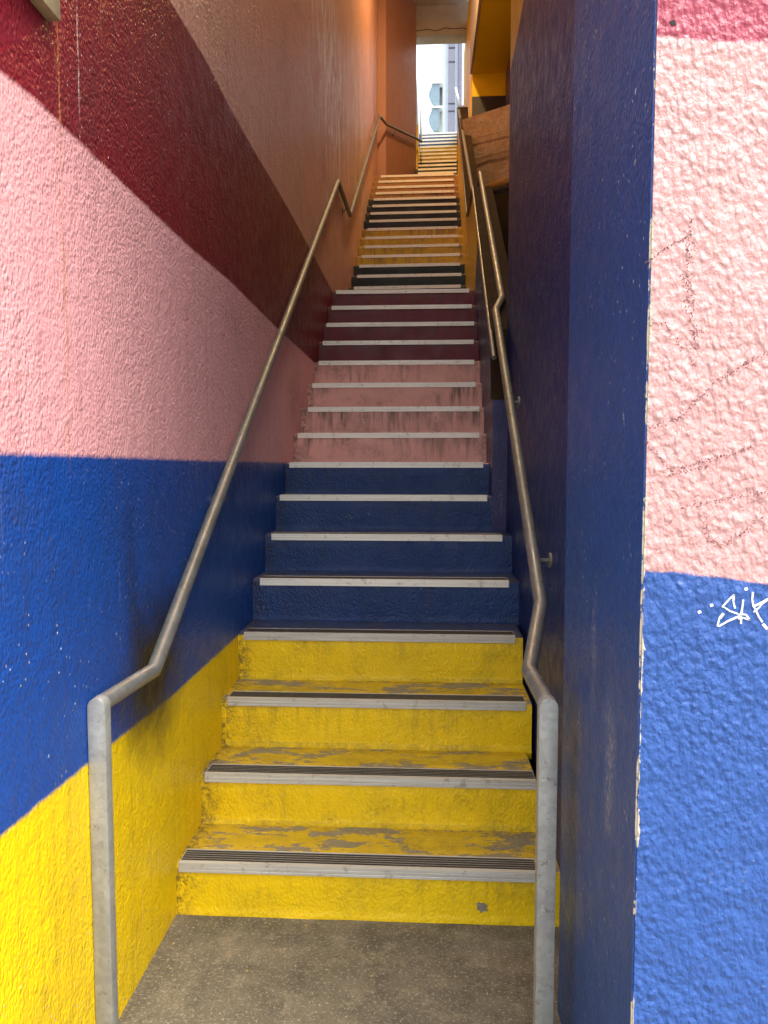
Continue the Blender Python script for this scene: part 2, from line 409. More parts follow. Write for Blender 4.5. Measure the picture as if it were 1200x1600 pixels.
RISER_R = {1:872,2:843,3:834,4:818.5,5:807,6:794,7:788,8:762,9:756.5,10:754,11:752,12:749,13:744.5,14:743,15:741,16:738}
zs = {0: 0.0}
for n in nos:
    Y, a, b, ya, yb = nos[n]
    zs[n] = onY((a+b)/2, (ya+yb)/2, Y).z
zs[17] = zs[18]-H
topY = dict((n, v[0]) for n, v in nos.items())
topY[17] = 7.592-.2628
def build_step(n, parent, xa, xb, y, ynext, z, zp, na, nb, skew):
    so = step_mesh(xa, xb, y+.007, ynext+.007, z, zp, skew, n).build('step', M[colour_of(n)], parent, smooth=50)
    if colour_of(n+1) != colour_of(n):          # a tread wears the colour of the riser above it
        so.data.materials.append(M[colour_of(n+1)])
        for p in so.data.polygons:
            if p.normal.z > .8 and p.center.z > z-.02: p.material_index = 1
    nosing(na, nb, parent, 'alu_worn' if n <= 4 else 'alu')
for n in range(1, 33):
    Y = topY[n]; z = zs[n]; zp = zs[n-1]
    Yn = topY[n+1] if n+1 in topY else Y+.5
    xa = leftX(Y)-.03
    if n in nos:
        _, a, b, ya, yb = nos[n]
        sk = .0 if n < 17 else .028
        A = onY(a, ya, Y+sk/2); B = onY(b, yb, Y-sk/2)
        A.z = z+.003; B.z = z+.003
        if n == 1: B.x = .36
    else:
        A = Vector((leftX(Y)+.04, Y, z)); B = Vector((rightX(Y)-.04, Y, z)); sk = .028
    if n == 1: xb = WAX+.02
    elif n in RISER_R and n <= 6: xb = onY(RISER_R[n], 900, Y+.007).x + (0 if n in (3, 4) else .0)
    elif n == 7: xb = WAX+.02
    elif n in RISER_R: xb = rightX(Y)+.03
    else: xb = rightX(Y)+.03
    if n in (5, 6): xb = WAX+.02
    build_step(n, fl1 if n <= 16 else fl2, xa, xb, Y, Yn, z, zp, A, B, sk)
cy = topY[1]+.0045
MB().slab([onY(x, y, cy) for x, y in ((744,1412),(749,1410),(751,1412),(756,1411),(762,1416),(760,1420),(763,1424),(756,1423),(752,1427),(748,1422),(745,1421),(746,1416))], (0, .004, 0)).build('paint_chip', simple('chip_concrete', (.30, .26, .20), .85, var=.6, sc_=60), fl1)
# top flight
Y3 = {}; 
for n in range(33, 49): Y3[n] = 12.9+(n-37)*.272
for n in range(33, 49):
    Y = Y3[n]; z = H*n
    yy = 207.6 + (269-207.6)*((48-n)/11.0)**1.08 if n >= 37 else None
    if yy: z = onY(680, yy, Y).z
    else: z = onY(680, 269, Y3[37]).z - H*(37-n)
    zs[n] = z
for n in range(33, 49):
    Y = Y3[n]; z = zs[n]; zp = zs[n-1] if n > 33 else zs[32]
    build_step(n, fl3, -.16 if n > 36 else -.3, rightX(Y)+.03, Y, Y+.272, z, zp, Vector((onY(653+(n-37)*.35 if n >= 37 else 640, 240, Y).x, Y+.014, z+.003)),
               Vector((rightX(Y)-.02, Y-.014, z+.003)), .028)
ZT = zs[48]
# landings
MB().box((leftX(6.5)-.03, 6.27+.28, zs[16]-.4), (rightX(7)+.03, 7.36, zs[16]-.001)).build('landing', M['s_mar'], fl1)
MB().box((leftX(12)-.03, 11.27+.28, zs[32]-.4), (rightX(11.9)+.03, 12.3, zs[32]-.001)).build('landing', M['s_orange'], fl2)

# ------------------------------------------------------------------ ground
tag(MB().box((-400, -400, -.3), (400, 400, -.004)).build('ground', M['street']), kind='structure')
tag(MB().box((-.80, .55, -.2), (WAX+.03, 2.24, 0)).build('passage_floor', M['floor']), kind='structure')
up = MB().box((-12, 16.15, ZT-.25), (14, 60, ZT-.02)).build('upper_street', M['street']); tag(up, kind='structure')
tag(MB().box((-12, 19.5, -.2), (14, 60, ZT-.26)).build('hill', M['conc']), kind='structure')

# ------------------------------------------------------------------ left wall
def LWp(px, py): p = on_line(px, py, LW0, LW1); return (p.y, p.z)
b1 = [LWp(*q) for q in ((0,1307),(68,1251),(137,1193),(169,1167),(267,1089),(371,994))]
b2 = [LWp(*q) for q in ((0,709),(148,713),(250,717),(327,720),(445,723))]
b3 = [LWp(*q) for q in ((0,111),(60,160),(122,220),(200,295),(300,390),(360,440),(430,510),(495,570))]
b4 = [LWp(*q) for q in ((265,0),(325,100),(360,170),(400,240),(450,325),(485,390),(522,460))]
def ext(b, lo, hi):
    b = sorted(b); (a0, z0), (a1, z1) = b[0], b[1]; s0 = (z1-z0)/(a1-a0); (c0, w0), (c1, w1) = b[-2], b[-1]; s1 = (w1-w0)/(c1-c0)
    return [(lo, z0+s0*(lo-a0))] + b + [(hi, w1+s1*(hi-c1))]
b1e, b2e, b3e, b4e = [ext(b, 0.8, 12.8) for b in (b1, b2, b3, b4)]
M['left'] = wall_paint('left_wall_paint', 1, 0.8, 12.8, -12.0, 16.0, [b1e, b2e, b3e, b4e], [YEL, BLUE, PINK, MAR, SAL],
                       size=150, amount=1.0, rough=.36, specks=.9, grime=.8, streak=1.0, 
                       rust=((LWp(90, 50)[0], .016, .55), (LWp(104, 600)[0], .010, .5), (LWp(172, 600)[0], .008, .3)), runs=((LWp(122, 100)[0], .004, LWp(122, 225)[1], .8),),
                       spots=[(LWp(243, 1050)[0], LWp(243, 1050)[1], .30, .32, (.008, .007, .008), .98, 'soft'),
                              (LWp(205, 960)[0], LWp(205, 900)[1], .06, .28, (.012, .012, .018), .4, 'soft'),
                              (LWp(520, 150)[0], LWp(520, 150)[1], 1.6, 1.2, (.92, .90, .86), .9, 'bloom'), (LWp(560, 230)[0], LWp(560, 230)[1], 2.2, 1.6, (.80, .74, .60), .8, 'bloom')])
lw = MB().slab([(LW0[0], LW0[1], -.1), (LW1[0], LW1[1], -.1), (LW1[0], LW1[1], 9.6), (LW0[0], LW0[1], 9.6)], (-.35, 0, 0)).build('painted_wall', M['left'])
tag(lw, 'tall left side wall in yellow, blue, pink and maroon diagonal stripes', 'wall')
# its street front
fw = MB().box((-7, FACY, -.1), (LW0[0]-.352, FACY+.3, 10.5)).build('street_wall', M['left'])
tag(fw, 'street wall left of the passage, out beyond the striped side wall', 'wall')

# ------------------------------------------------------------------ street facade on the right
def FP(px, py): p = onY(px, py, FACY); return (p.x, p.z)
c1 = [FP(*q) for q in ((1003,892),(1040,893),(1100,899),(1150,906),(1200,914))]
c2 = [FP(*q) for q in ((1008,55),(1050,58),(1100,64),(1200,67))]
def extx(b): b = sorted(b); return [(0.2, b[0][1])] + b + [(6.2, b[-1][1]-.1)]
M['facade'] = wall_paint('street_wall_paint', 0, .2, 6.2, -3, 9, [extx(c1), extx(c2)], [(.028, .085, .29), (.55, .295, .275), (.34, .05, .08)],
                         size=108, amount=1.25, vor=.6, rough=.38, specks=.1, grime=.12, streak=.22, chip=(0, JX, 1, .007), rust=((.455, .008, .15),))
fc = empty('street_wall', (JX, FACY, 0))
tag(fc, 'near street wall at right, pink above bright blue with a scrawled white tag', 'wall')
wp = MB().slab([(JX, FACY, -.1), (7, FACY, -.1), (7, FACY, 10.5), (JX, FACY, 10.5)], (0, .30, 0)).build('wall_front', M['facade'], fc)
# the jamb (return of the street wall)
JS = onX(955, 1190, JX); JS2 = onX(930, 1010, JX)
M['jamb'] = wall_paint('jamb_paint', 1, 1, 4, -3, 9, [], [(.018, .058, .21)], size=140, amount=.8, rough=.36, specks=.9, grime=.4, streak=.7, chip=(1, FACY, 1, .014), spots=[(JS.y, JS.z, .05, .20, (.42, .38, .34), .75, 'scuff'), (JS2.y, JS2.z, .03, .15, (.42, .38, .34), .5, 'scuff')])
Yj = 1.86
jb = MB().slab([(JX, FACY+.301, -.1), (JX+.5, FACY+.301, -.1), (JX+.5, Yj, -.1), (JX, Yj, -.1)], (0, 0, 10.4)).build('jamb', M['jamb'], fc)
jf = MB().slab([(JX-.003, FACY+.003, -.1), (JX-.003, Yj, -.1), (JX-.003, Yj, 10.3), (JX-.003, FACY+.003, 10.3)], (.003, 0, 0)).build('jamb_skin', M['jamb'], fc)

# graffiti strokes, sprayed with a thin marker: real raised paint
M['white_ink'] = simple('white_marker', (.85, .86, .84), .5, var=.05)
M['ink'] = simple('dark_pencil', (.16, .06, .06), .8, var=.2)
def stroke(mb, pts, wd, Y):
    P = [onY(x, y, Y) for x, y in pts]
    for i in range(len(P)-1):
        a, b = P[i], P[i+1]; d = (b-a)
        if d.length < 1e-6: continue
        d.normalize(); nn = Vector((-d.z, 0, d.x))*wd*(.85+.3*random.random())
        a2 = a-d*wd*.6; b2 = b+d*wd*.6
        mb.slab([a2+nn, b2+nn, b2-nn, a2-nn], (0, .0016+.00015*random.random(), 0))
gt = MB(); GY = FACY-.0012; W = .0013
S = lambda pts: [(1080+x/10., 900+y/10.) for x, y in pts]
stroke(gt, S([(685,500),(660,400),(670,300),(600,360),(490,480),(520,490),(610,550),(740,595),(860,605),(915,685),(820,655),(740,665)]), W, GY)
stroke(gt, S([(500,590),(440,670),(410,780),(440,785),(570,710),(760,625)]), W, GY-.0004)
stroke(gt, S([(500,595),(455,655)]), W*1.5, GY-.0008)
stroke(gt, S([(815,380),(800,500),(780,620),(780,740)]), W*1.1, GY-.001)
stroke(gt, S([(965,260),(955,370),(975,470),(1010,530),(1060,640),(1110,715)]), W, GY)
stroke(gt, S([(975,480),(1080,430),(1200,360)]), W, GY-.0006)
stroke(gt, S([(985,560),(1060,500),(1110,430),(1200,370)]), W, GY-.0009)
stroke(gt, S([(1130,760),(1185,820)]), W*1.6, GY)
for (x, y) in ((130,565),(320,460),(860,205)): stroke(gt, S([(x-12, y+4), (x+14, y-6)]), W*1.5, GY)
gt.build('graffiti_tag', M['white_ink'], fc)
sk = MB()
def scribble(pts, dens=2.2, spread=3.0, sz=.0007):
    for (x0, y0), (x1, y1) in zip(pts, pts[1:]):
        L = math.hypot(x1-x0, y1-y0)
        for _ in range(int(L*dens*.38)):
            t = random.random(); g = random.gauss(0, spread*.5)
            x = x0+(x1-x0)*t - (y1-y0)/L*g; y = y0+(y1-y0)*t + (x1-x0)/L*g
            p = onY(x, y, FACY-.0005-random.random()*.0002); a = random.random()*3; r = sz*(.4+.8*random.random())
            q = [p+Vector((math.cos(a+k*math.pi/2)*r*(1 if k % 2 else 1.9), 0, math.sin(a+k*math.pi/2)*r*(1 if k % 2 else 1.9))) for k in range(4)]
            sk.slab(q, (0, .0008, 0))
scribble([(1008,412),(1040,388),(1078,368),(1080,340)])
scribble([(1076,375),(1073,440),(1082,500),(1088,548)], 3.2, 8)
scribble([(1015,508),(1035,505),(1060,535),(1090,575)], 1.6, 4)
scribble([(1200,548),(1160,572),(1120,596),(1085,630),(1060,655),(1015,668)], 2.6, 5)
scribble([(1010,690),(1040,728),(1055,735),(1120,714),(1175,700)], 2.4, 4)
scribble([(1045,742),(1110,728)], 2.0, 3)
scribble([(1060,795),(1120,782),(1200,768)], 2.0, 4)
scribble([(1100,805),(1105,845),(1130,852),(1165,830),(1185,808),(1200,812)], 2.0, 5)
sk.build('pencil_scribble', M['ink'], fc)
MB().slab([onY(1046, 33, FACY-.001), onY(1054, 31, FACY-.001), onY(1057, 38, FACY-.001), onY(1050, 40, FACY-.001)], (0, .002, 0)).build('bolt_hole', M['black'], fc)

# ------------------------------------------------------------------ dark right wall beyond the jamb
YA0, YA1 = Yj+.001, onX(790, 760, WAX).y
def AP(px, py): p = onX(px, py, WAX); return (p.y, p.z)
a1 = [AP(818, 0), AP(810, 42), AP(803, 84)]
a1 = [(1.5, a1[0][1]-2.2)] + sorted(a1) + [(4.2, AP(803, 84)[1]-.9)]
a1 = sorted([AP(818,2), AP(811,40), AP(803,82)]); a1 = ext(a1, 1.5, 4.4)
M['dark'] = wall_paint('passage_right_wall_paint', 1, 1.5, 4.4, -3, 8, [a1], [(.009, .022, .125), (.62, .36, .02)], size=120, amount=.9, rough=.36, specks=.9, grime=.4, streak=.9, wob=.01)
dw = MB().slab([(WAX, YA0, -.1), (WAX+.9, YA0, -.1), (WAX+.9, YA1, -.1), (WAX, YA1, -.1)], (0, 0, 9.6)).build('painted_wall', M['dark'])
tag(dw, 'dark navy wall right of the lower steps, with a mustard patch at its top edge', 'wall')

# low wall along the upper stairs, navy then yellow
rb = sorted([(onX(738, 455, rightX(6.3)).y, onX(738, 455, rightX(6.3)).z), (onX(752, 410, rightX(5.0)).y, onX(752, 410, rightX(5.0)).z)])
M['low'] = wall_paint('low_wall_paint', 1, 3, 17, -6, 14, [[(3, 3.6), rb[0], rb[1], (6.62, zs[16]), (6.9, 1.0), (17, 0)]], [(.035, .035, .11), (.80, .55, .004)], size=120, amount=.6, rough=.36, specks=.5, grime=.5, streak=.9)
M['low'] = wall_paint('low_wall_paint', 1, 3, 17, -6, 14, [[(3, 4.6), (4.5, 4.3), (5.1, 3.75), (6.35, 2.75), (6.6, 1.0), (17, 0)]], [(.035, .035, .11), (.80, .55, .004)], size=120, amount=.6, rough=.36, specks=.5, grime=.5, streak=.9)
def RP(px, py, Y): return onY(px, py, Y)
# wall top line follows the lower rail line; keyed by distance
Ye = 4.10; tp = []
def rtop(px, py):         # where the sight line meets the leaning face line
    d = ray(px, py)       # X = .364+(Y-4.1)*.0272
    t = (.364-4.1*.0272)/(d.x-.0272*d.y); return O+d*t
T = [rtop(770, 520), rtop(741, 294)]
zL = T[1].z
Tl = Vector((rightX(7.25), 7.25, zL))
d2 = zs[32]-zs[18]; s2 = d2/(14*.2628)
Tt = Vector((rightX(11.9), 11.9, zL+s2*(11.9-7.25)))
poly = [(rightX(3.83), 3.83, T[0].z-.35), T[0], T[1], Tl, Tl.lerp(Tt, .86), Tt, (rightX(13), 13, Tt.z+.35), (rightX(16.6), 16.6, ZT+.25)]
poly[4].x = rightX(poly[4].y)
def zat(i): return Vector(poly[i])
lowb = MB()
for i in range(len(poly)-1):
    p, q = zat(i), zat(i+1)
    lowb.slab([(p.x, p.y, -.1), (q.x, q.y, -.1), (q.x, q.y, q.z), (p.x, p.y, p.z)], (.145 if i < 5 else .05, 0, 0))
lo = lowb.build('low_wall', M['low']); tag(lo, 'low sloping wall right of the upper steps, navy below and yellow above', 'wall')

# ------------------------------------------------------------------ return wall at the second landing
RA, RB_, RC = Vector((LW1[0]-.3, 12.15)), Vector((onY(603, 240, 12.16).x, 12.16)), Vector((onY(650, 240, 13.3).x, 13.3))
M['ret'] = wall_paint('return_wall_paint', 0, -2, 2, 0, 12, [], [(.36, .165, .115)], size=80, amount=.5, rough=.45, specks=.0, grime=.4, streak=.4)
M['yel_lit'] = wall_paint('yellow_wall_paint', 2, 0, 12, 0, 12, [], [(.72, .45, .01)], size=110, amount=.5, rough=.45, specks=.1, grime=.6, streak=.9)
rw = MB(); z0, z1 = 5.2, 9.6
rw.slab([(LW1[0]-.35, 12.16, z0), (RB_.x, 12.16, z0), (RB_.x, 12.16, z1), (LW1[0]-.35, 12.16, z1)], (0, .12, 0))
rw.hexa([(RB_.x, 12.165, z0), (RC.x, RC.y, z0), (RC.x, RC.y+.10, z0), (RB_.x-.1, 12.5, z0)], [(RB_.x, 12.165, z1), (RC.x, RC.y, z1), (RC.x, RC.y+.10, z1), (RB_.x-.1, 12.5, z1)])
rwo = rw.build('return_wall', M['ret']); tag(rwo, 'terracotta wall jutting out at the top landing beside the bright opening', 'wall')
yw = MB().slab([(RC.x, RC.y+.102, 5.4), (RC.x+.035, RC.y+.102, 5.4), (RC.x+.035, 13.7, 5.4), (RC.x, 13.7, 5.4)], (0, 0, onY(653, 195, 13.4).z-5.4)).build('edge_board', M['yel_lit'])
tag(yw, 'thin yellow edge strip beside the topmost steps', 'trim')
ew = MB().slab([(RC.x-.3, 13.72, 5.4), (RC.x, 13.72, 5.4), (-.10, 16.3, 5.4), (-.4, 16.3, 5.4)], (0, 0, ZT-5.4+.02)).build('stair_side_wall', M['conc'])
tag(ew, 'low concrete side wall left of the topmost steps', 'wall')

# ------------------------------------------------------------------ ceilings
M['white_conc'] = simple('whitewashed_concrete', (.50, .50, .47), .8, var=.3, sc_=2.2, bumpd=.004, bsc=22)
ZC = 9.3; BX = onY(738, 115, 12.0).x-.035; BZ = onY(738, 115, 12.0).z-.01
cm = MB().box((-1.5, 8.2, ZC), (2.2, 13.6, ZC+.25)).box((BX, 6.5, BZ), (BX+.03, 12.0, ZC-.001)).box((-.6, 13.3, onY(690, 69, 13.6).z), (.86, 13.6, ZC-.001)); 
random.seed(3)
ce = cm.build('ceiling', M['white_conc']); tag(ce, 'whitewashed concrete ceiling with a cracked end beam over the top landing', 'ceiling')
crk = MB(); pts = [(-.15, 47), (.05, 45), (.2, 48), (.36, 44), (.5, 46), (.66, 44), (.80, 48)]
cp = [(x, 13.298, onY(690, y, 13.3).z+random.uniform(-.01, .01)) for x, y in pts]
crk.tube(cp, .006, 6); crk.build('crack', M['black'], ce)
sf = MB().slab([(-1.2, 1.22, 6.8), (-1.2, 8.2, 9.3), (-1.2, 8.2, 9.5), (-1.2, 1.22, 7.1)], (2.6, 0, 0)).build('added_soffit', M['white_conc'])  # unseen overhead; added, with its height set to control daylight in the passage
tag(sf, 'added sloping soffit, out of sight overhead, shaping the daylight in the passage', 'ceiling')

# ------------------------------------------------------------------ open bay to the right of the upper stairs
PX = onY(800, 100, 11.0).x + .02
M['purple'] = wall_paint('bay_wall_paint', 1, 0, 20, 0, 12, [], [(.12, .10, .28)], size=100, amount=.6, rough=.4, specks=.2, grime=.5, streak=.9)
M['bay_y'] = wall_paint('bay_yellow_paint', 1, 0, 20, 0, 12, [], [(.84, .66, .006)], size=110, amount=.5, rough=.45, specks=.1, grime=.3, streak=.5)
tag(MB().slab([(PX, YA1+.002, -.1), (PX, 12.1, -.1), (PX, 12.1, 9.3), (PX, YA1+.002, 9.3)], (.25, 0, 0)).build('bay_side_wall', M['purple']), 'purple blue wall deep inside the bay right of the stairs', 'wall')
zy = onY(738, 115, 12.0).z
ysX = onY(738, 115, 12.0).x
tag(MB().slab([(ysX, 4.2, zy), (PX-.002, 4.2, zy), (PX-.002, 12.0, zy), (ysX, 12.0, zy)], (0, 0, .3)).build('yellow_soffit', M['bay_y']), 'dull yellow soffit over the bay right of the opening', 'ceiling')
yb = tag(MB().slab([(ysX, 12.002, 3), (PX-.002, 12.002, 3), (PX-.002, 12.002, 9.28), (ysX, 12.002, 9.28)], (0, .12, 0)).build('bay_end_wall', M['bay_y']), 'yellow wall above the dark grey panel at the end of the bay', 'wall')
MB().slab([(ysX, 11.98, 3), (PX-.004, 11.98, 3), (PX-.004, 11.98, onY(760, 150, 11.98).z), (ysX, 11.98, onY(740, 151, 11.98).z)], (0, .02, 0)).build('grey_panel', simple('slate_panel', (.05, .048, .06), .45, var=.5, sc_=3), yb)
# yellow wall beyond, ribbed, lit from the opening
rib = MB(); y = 12.13; 
while y < 14.3:
    rib.box((ysX-.02, y, 5), (ysX+.04, y+.10, 9.0)); rib.box((ysX+.0, y+.10, 5), (ysX+.05, y+.17, 9.0)); y += .17
tag(rib.build('ribbed_wall', M['yel_lit']), 'bright yellow ribbed wall catching daylight right of the opening', 'wall')

# brown plywood screens, wrapped sheet, timbers
def ply(name, base, var=.4, gl=.5, sp=.3, pale=.5):
    m = NT(name)
    g = m.noise(1, 6, .7, m.scale(9, 9, 1.2), 1.5)
    c = m.mix(m.ramp(g, .3, .7), base, tuple(x*(1-var) for x in base))
    c = m.mix(m.ramp(m.noise(3, 5, .7), .5, .72, 0, .6), c, tuple(x*.35 for x in base))
    c = m.mix(m.ramp(m.noise(60, 3, .7), .64, .7, 0, pale), c, (.3, .26, .2))
    return m.done(c, gl, 0, m.bump(g, .3, .002), sp)
M['ply2'] = ply('dusty_plywood', (.075, .048, .02), .6, .8, .1, .15)
M['timber'] = ply('orange_timber', (.42, .20, .04), .3, .5)
M['coping'] = ply('dirty_coping', (.055, .034, .018), .6, .9, .05, .15)
cpm = MB()
CP = [Vector((rightX(3.83), 3.83, T[0].z-.35)), T[0], T[1], Tl, zat(4), Tt]
for i in range(len(CP)-1):
    p, q = CP[i], CP[i+1]; e0 = Vector((-.012, 0, 0)); e1 = Vector((.15, 0, 0))
    cpm.slab([p+e0, p+e1, q+e1, q+e0], (0, 0, .018))
cpm.build('coping', M['coping'], lo)
hp = MB().slab([onY(806, 300, 6.9), onY(752, 306, 7.6), onY(752, 560, 7.6), onY(806, 640, 6.9)], (.03, .05, 0)).build('hoarding_board', M['ply2'])
tag(hp, 'tall dusty brown board behind the right handrail under the orange timber', 'hoarding')
M['wrap'] = None
def wrapmat():
    m = NT('plastic_wrapped_board')
    g = m.noise(1, 5, .7, m.scale(3, 3, 3), 2.5)
    c = m.mix(m.ramp(m.noise(2.2, 4, .6), .3, .7), (.30, .20, .13), (.19, .13, .09))
    c = m.mix(m.ramp(g, .52, .62, 0, .35), c, (.33, .30, .30))  # grey patches paint plastic highlights into the base colour
    r1 = m.noise(1, 4, .6, m.scale(9, 9, 2.0, (1, 2, 3)), .8)
    return m.done(c, m.ramp(r1, .3, .7, .16, .4), 0, m.bump(m.math('ADD', r1, m.math('MULTIPLY', g, .8)), .7, .018))
wr = empty('wrapped_hoarding', onY(770, 290, 9.9)); tag(wr, 'brown boards wrapped in shiny crinkled plastic, right of the stairs', 'hoarding')
ty = lambda x: 10.25-(x-722)*.0060
def WQ(x, y, dy=0): return onY(x, y, ty(x)+dy)
def sheet(pts, name, dy):
    MB().slab([WQ(x, y, dy) for x, y in pts], (.01, .03, 0)).build(name, wm, wr)
wm = wrapmat()
sheet([(722,187),(806,160),(806,199),(748,214),(727,219)], 'board', 0)
sheet([(727,219.6),(748,214.6),(806,199.6),(806,232),(737,249.5),(730,251)], 'board', -.01)
sheet([(730,251),(737,249.5),(806,232),(806,274),(760,288),(739,300)], 'board', -.02)
MB().tube([WQ(732, 252, -.05), WQ(760, 243, -.05), WQ(806, 231, -.05)], .006, 8).build('seam', wm, wr)
MB().tube([WQ(727, 220, -.04), WQ(748, 214, -.04), WQ(806, 199, -.04)], .005, 8).build('seam', wm, wr)
MB().slab([WQ(718, 184, .02), WQ(726, 187, .02), WQ(743, 300, .02), WQ(736, 306, .02)], (.02, .05, 0)).build('edge_frame', simple('grey_edge', (.07, .06, .055), .5), wr)
tb = MB().slab([onY(757, 297, 9.0), onY(806, 283, 8.7), onY(806, 272, 8.7), onY(757, 289, 9.0)], (.02, .12, 0)).build('timber_beam', M['timber'], bevel=.004)
tag(tb, 'orange timber beam lying below the plastic wrapped boards', 'timber', 'orange timbers in the bay')
tb = MB().slab([onY(787, 287, 8.62), onY(806, 284, 8.6), onY(806, 274, 8.6), onY(789, 276, 8.62)], (.02, .08, 0)).build('timber_block', M['timber'], bevel=.004)
tag(tb, 'short orange timber block against the dark wall edge, on the beam', 'timber', 'orange timbers in the bay')
tag(MB().slab([onY(759, 312, 9.1), onY(806, 304, 9.1), onY(806, 284, 9.1), onY(759, 298, 9.1)], (.02, .3, 0)).build('shade_block', M['black']), 'black block standing in for the shade under the orange timber beam', 'board')  # solid black put in for the shade below the beam
wc = MB().slab([onY(781, 487, 4.9), onY(790, 476, 4.9), onY(790, 500, 4.9), onY(783, 504, 4.9)], (.0, .01, 0)).build('paper_notice', simple('white_card', (.62, .62, .6), .7, var=.1))
tag(wc, 'small white card tucked behind the bend of the right handrail', 'card')

# ------------------------------------------------------------------ handrails
PR = .0205
def bracket(parent, p, wallx, mat):
    m = MB(); s = 1 if wallx > p.x else -1
    m.tube([p+Vector((0, 0, -PR*.8)), p+Vector((0, 0, -.055)), p+Vector((s*.012, 0, -.072)), Vector((wallx, p.y, p.z-.074))], .0065, 10)
    m.tube([Vector((wallx-s*.006, p.y, p.z-.074)), Vector((wallx+s*.004, p.y, p.z-.074))], .026, 18)
    m.build('bracket', mat, parent, smooth=40)
def post(parent, cx, yf, top, wd=.0425, dp=.034):
    n = 14; pr = [(cx-wd/2, -.01), (cx+wd/2, -.01)] + [(cx+wd/2*math.cos(math.pi*k/n), top-wd/2+wd/2*math.sin(math.pi*k/n)) for k in range(n+1)]
    MB().hexa([(x, yf, z) for x, z in pr], [(x, yf+dp, z) for x, z in pr]).build('post', M['flat_galv'], parent, bevel=.002)
# left
yf = 1.640
pl = onY(149.5, 1110, yf); topz = onY(150, 1092, yf).z
hl = empty('handrail', (pl.x, yf, 0)); tag(hl, 'left handrail, grey pipe from a flat galvanised post climbing the striped wall', 'handrail', 'handrails of the staircase')
post(hl, pl.x, yf, topz)
zr = topz-PR
B_ = onY(240, 1033, 1.95); B_.z = zr; B_.x = onY(240, 1033, 1.95).x
Cc = onY(528, 284, 6.53)
D = Vector((onY(547, 337, 7.40).x, 7.40, Cc.z))
E_ = onY(593, 181, 11.75)
F_ = on_line(604, 186, (RB_.x+.02, 12.08), (RC.x+.05, RC.y-.04)); 
E2 = onY(596, 183, 12.02); E2.z = E_.z
F_ = onY(648, 216, 13.12); F_.x += .02
G_ = Vector((RC.x+.12, 13.30, F_.z+.02)); G_.x = -.055; H_ = onY(657, 150, 15.9); H_.x = .0
MB().tube([Vector((pl.x, yf+.03, zr)), B_, B_+(Cc-B_)*.22], PR, 24).build('rail_pipe', M['galv'], hl, smooth=40)
MB().tube([B_+(Cc-B_)*.2195, Cc, D, E_, Vector((E_.x+.09, 12.03, E_.z))], PR*.995, 24).build('rail_pipe', M['toned_steel'], hl, smooth=40)
MB().tube([Vector((E_.x+.09, 12.035, E_.z)), F_, G_, G_+Vector((-.02, 2.6, 2.6*.655))], PR*.99, 20).build('rail_pipe', M['toned_steel'], hl, smooth=40)
for t in (.165, .48, .8):
    p = B_+(Cc-B_)*t; bracket(hl, p, leftX(p.y)+.001, M['galv'])
p = Cc+(D-Cc)*.6; bracket(hl, p, leftX(p.y)+.001, M['toned_steel'])
for t in (.3, .75): p = D+(E_-D)*t; bracket(hl, p, leftX(p.y)+.001, M['toned_steel'])
p = Vector((E_.x+.09, 12.03, E_.z)).lerp(F_, .28)
MB().tube([p, p+Vector((0, 0, -.07)), p+Vector((-.03, .03, -.09)), p+Vector((-.06, .06, -.09))], .0065, 10).tube([p+Vector((-.05, .05, -.09)), p+Vector((-.065, .065, -.09))], .026, 16).build('bracket', M['toned_steel'], hl, smooth=40)
# right
pr_ = onY(858, 1110, yf)
hr = empty('handrail', (pr_.x, yf, 0)); tag(hr, 'right handrail, grey brown pipe with doglegs rising from a flat post by the navy wall', 'handrail', 'handrails of the staircase')
post(hr, pr_.x, yf, onY(858, 1092, yf).z)
zr2 = onY(858, 1092, yf).z-PR
b = onY(827, 1030, 1.93); b.z = zr2
c = onY(845, 944, 2.24); d = onY(774.5, 485, 4.06); e = onY(784, 466, 4.2); f_ = onY(750, 271, 6.75)
gY = 7.45; g_ = Vector((onY(741, 318, gY).x, gY, f_.z)); h_ = onY(717, 172, 11.6)
MB().tube([Vector((pr_.x, yf+.03, zr2)), b, c, c+(d-c)*.15], PR, 24).build('rail_pipe', M['galv'], hr, smooth=40)
MB().tube([c+(d-c)*.1495, d, e, f_], PR*.995, 24).build('rail_pipe', M['toned_steel'], hr, smooth=40)
MB().tube([f_+Vector((0, .002, 0)), g_, h_], PR*.99, 20).build('rail_pipe', M['toned_steel'], hr, smooth=40)
for t in (.14, .62):
    p = c+(d-c)*t; bracket(hr, p, WAX-.001, M['toned_steel'])
for t in (.38, .74):
    p = e+(f_-e)*t; MB().tube([p+Vector((0, 0, -PR*.8)), p+Vector((0, 0, -.26))], .009, 10).build('bracket', M['toned_steel'], hr, smooth=40)
for t in (.2, .5, .8):
    p = g_+(h_-g_)*t; MB().tube([p+Vector((0, 0, -PR*.8)), p+Vector((0, 0, -.30))], .009, 10).build('bracket', M['toned_steel'], hr, smooth=40)
# lower metal edge rail along the wall top
er = empty('edge_rail', tuple(T[0])); tag(er, 'thin metal edge rail running along the top of the low wall', 'rail')
o_ = Vector((-.012, 0, .004))
MB().tube([T[0]+o_+Vector((0, -.2, -.16)), T[0]+o_, T[1]+o_], .012, 12).build('edge_pipe', M['toned_steel'], er, smooth=40)
MB().tube([T[1]+o_, Tl+o_, Tt+o_], .012, 12).build('edge_pipe', M['toned_steel'], er, smooth=40)
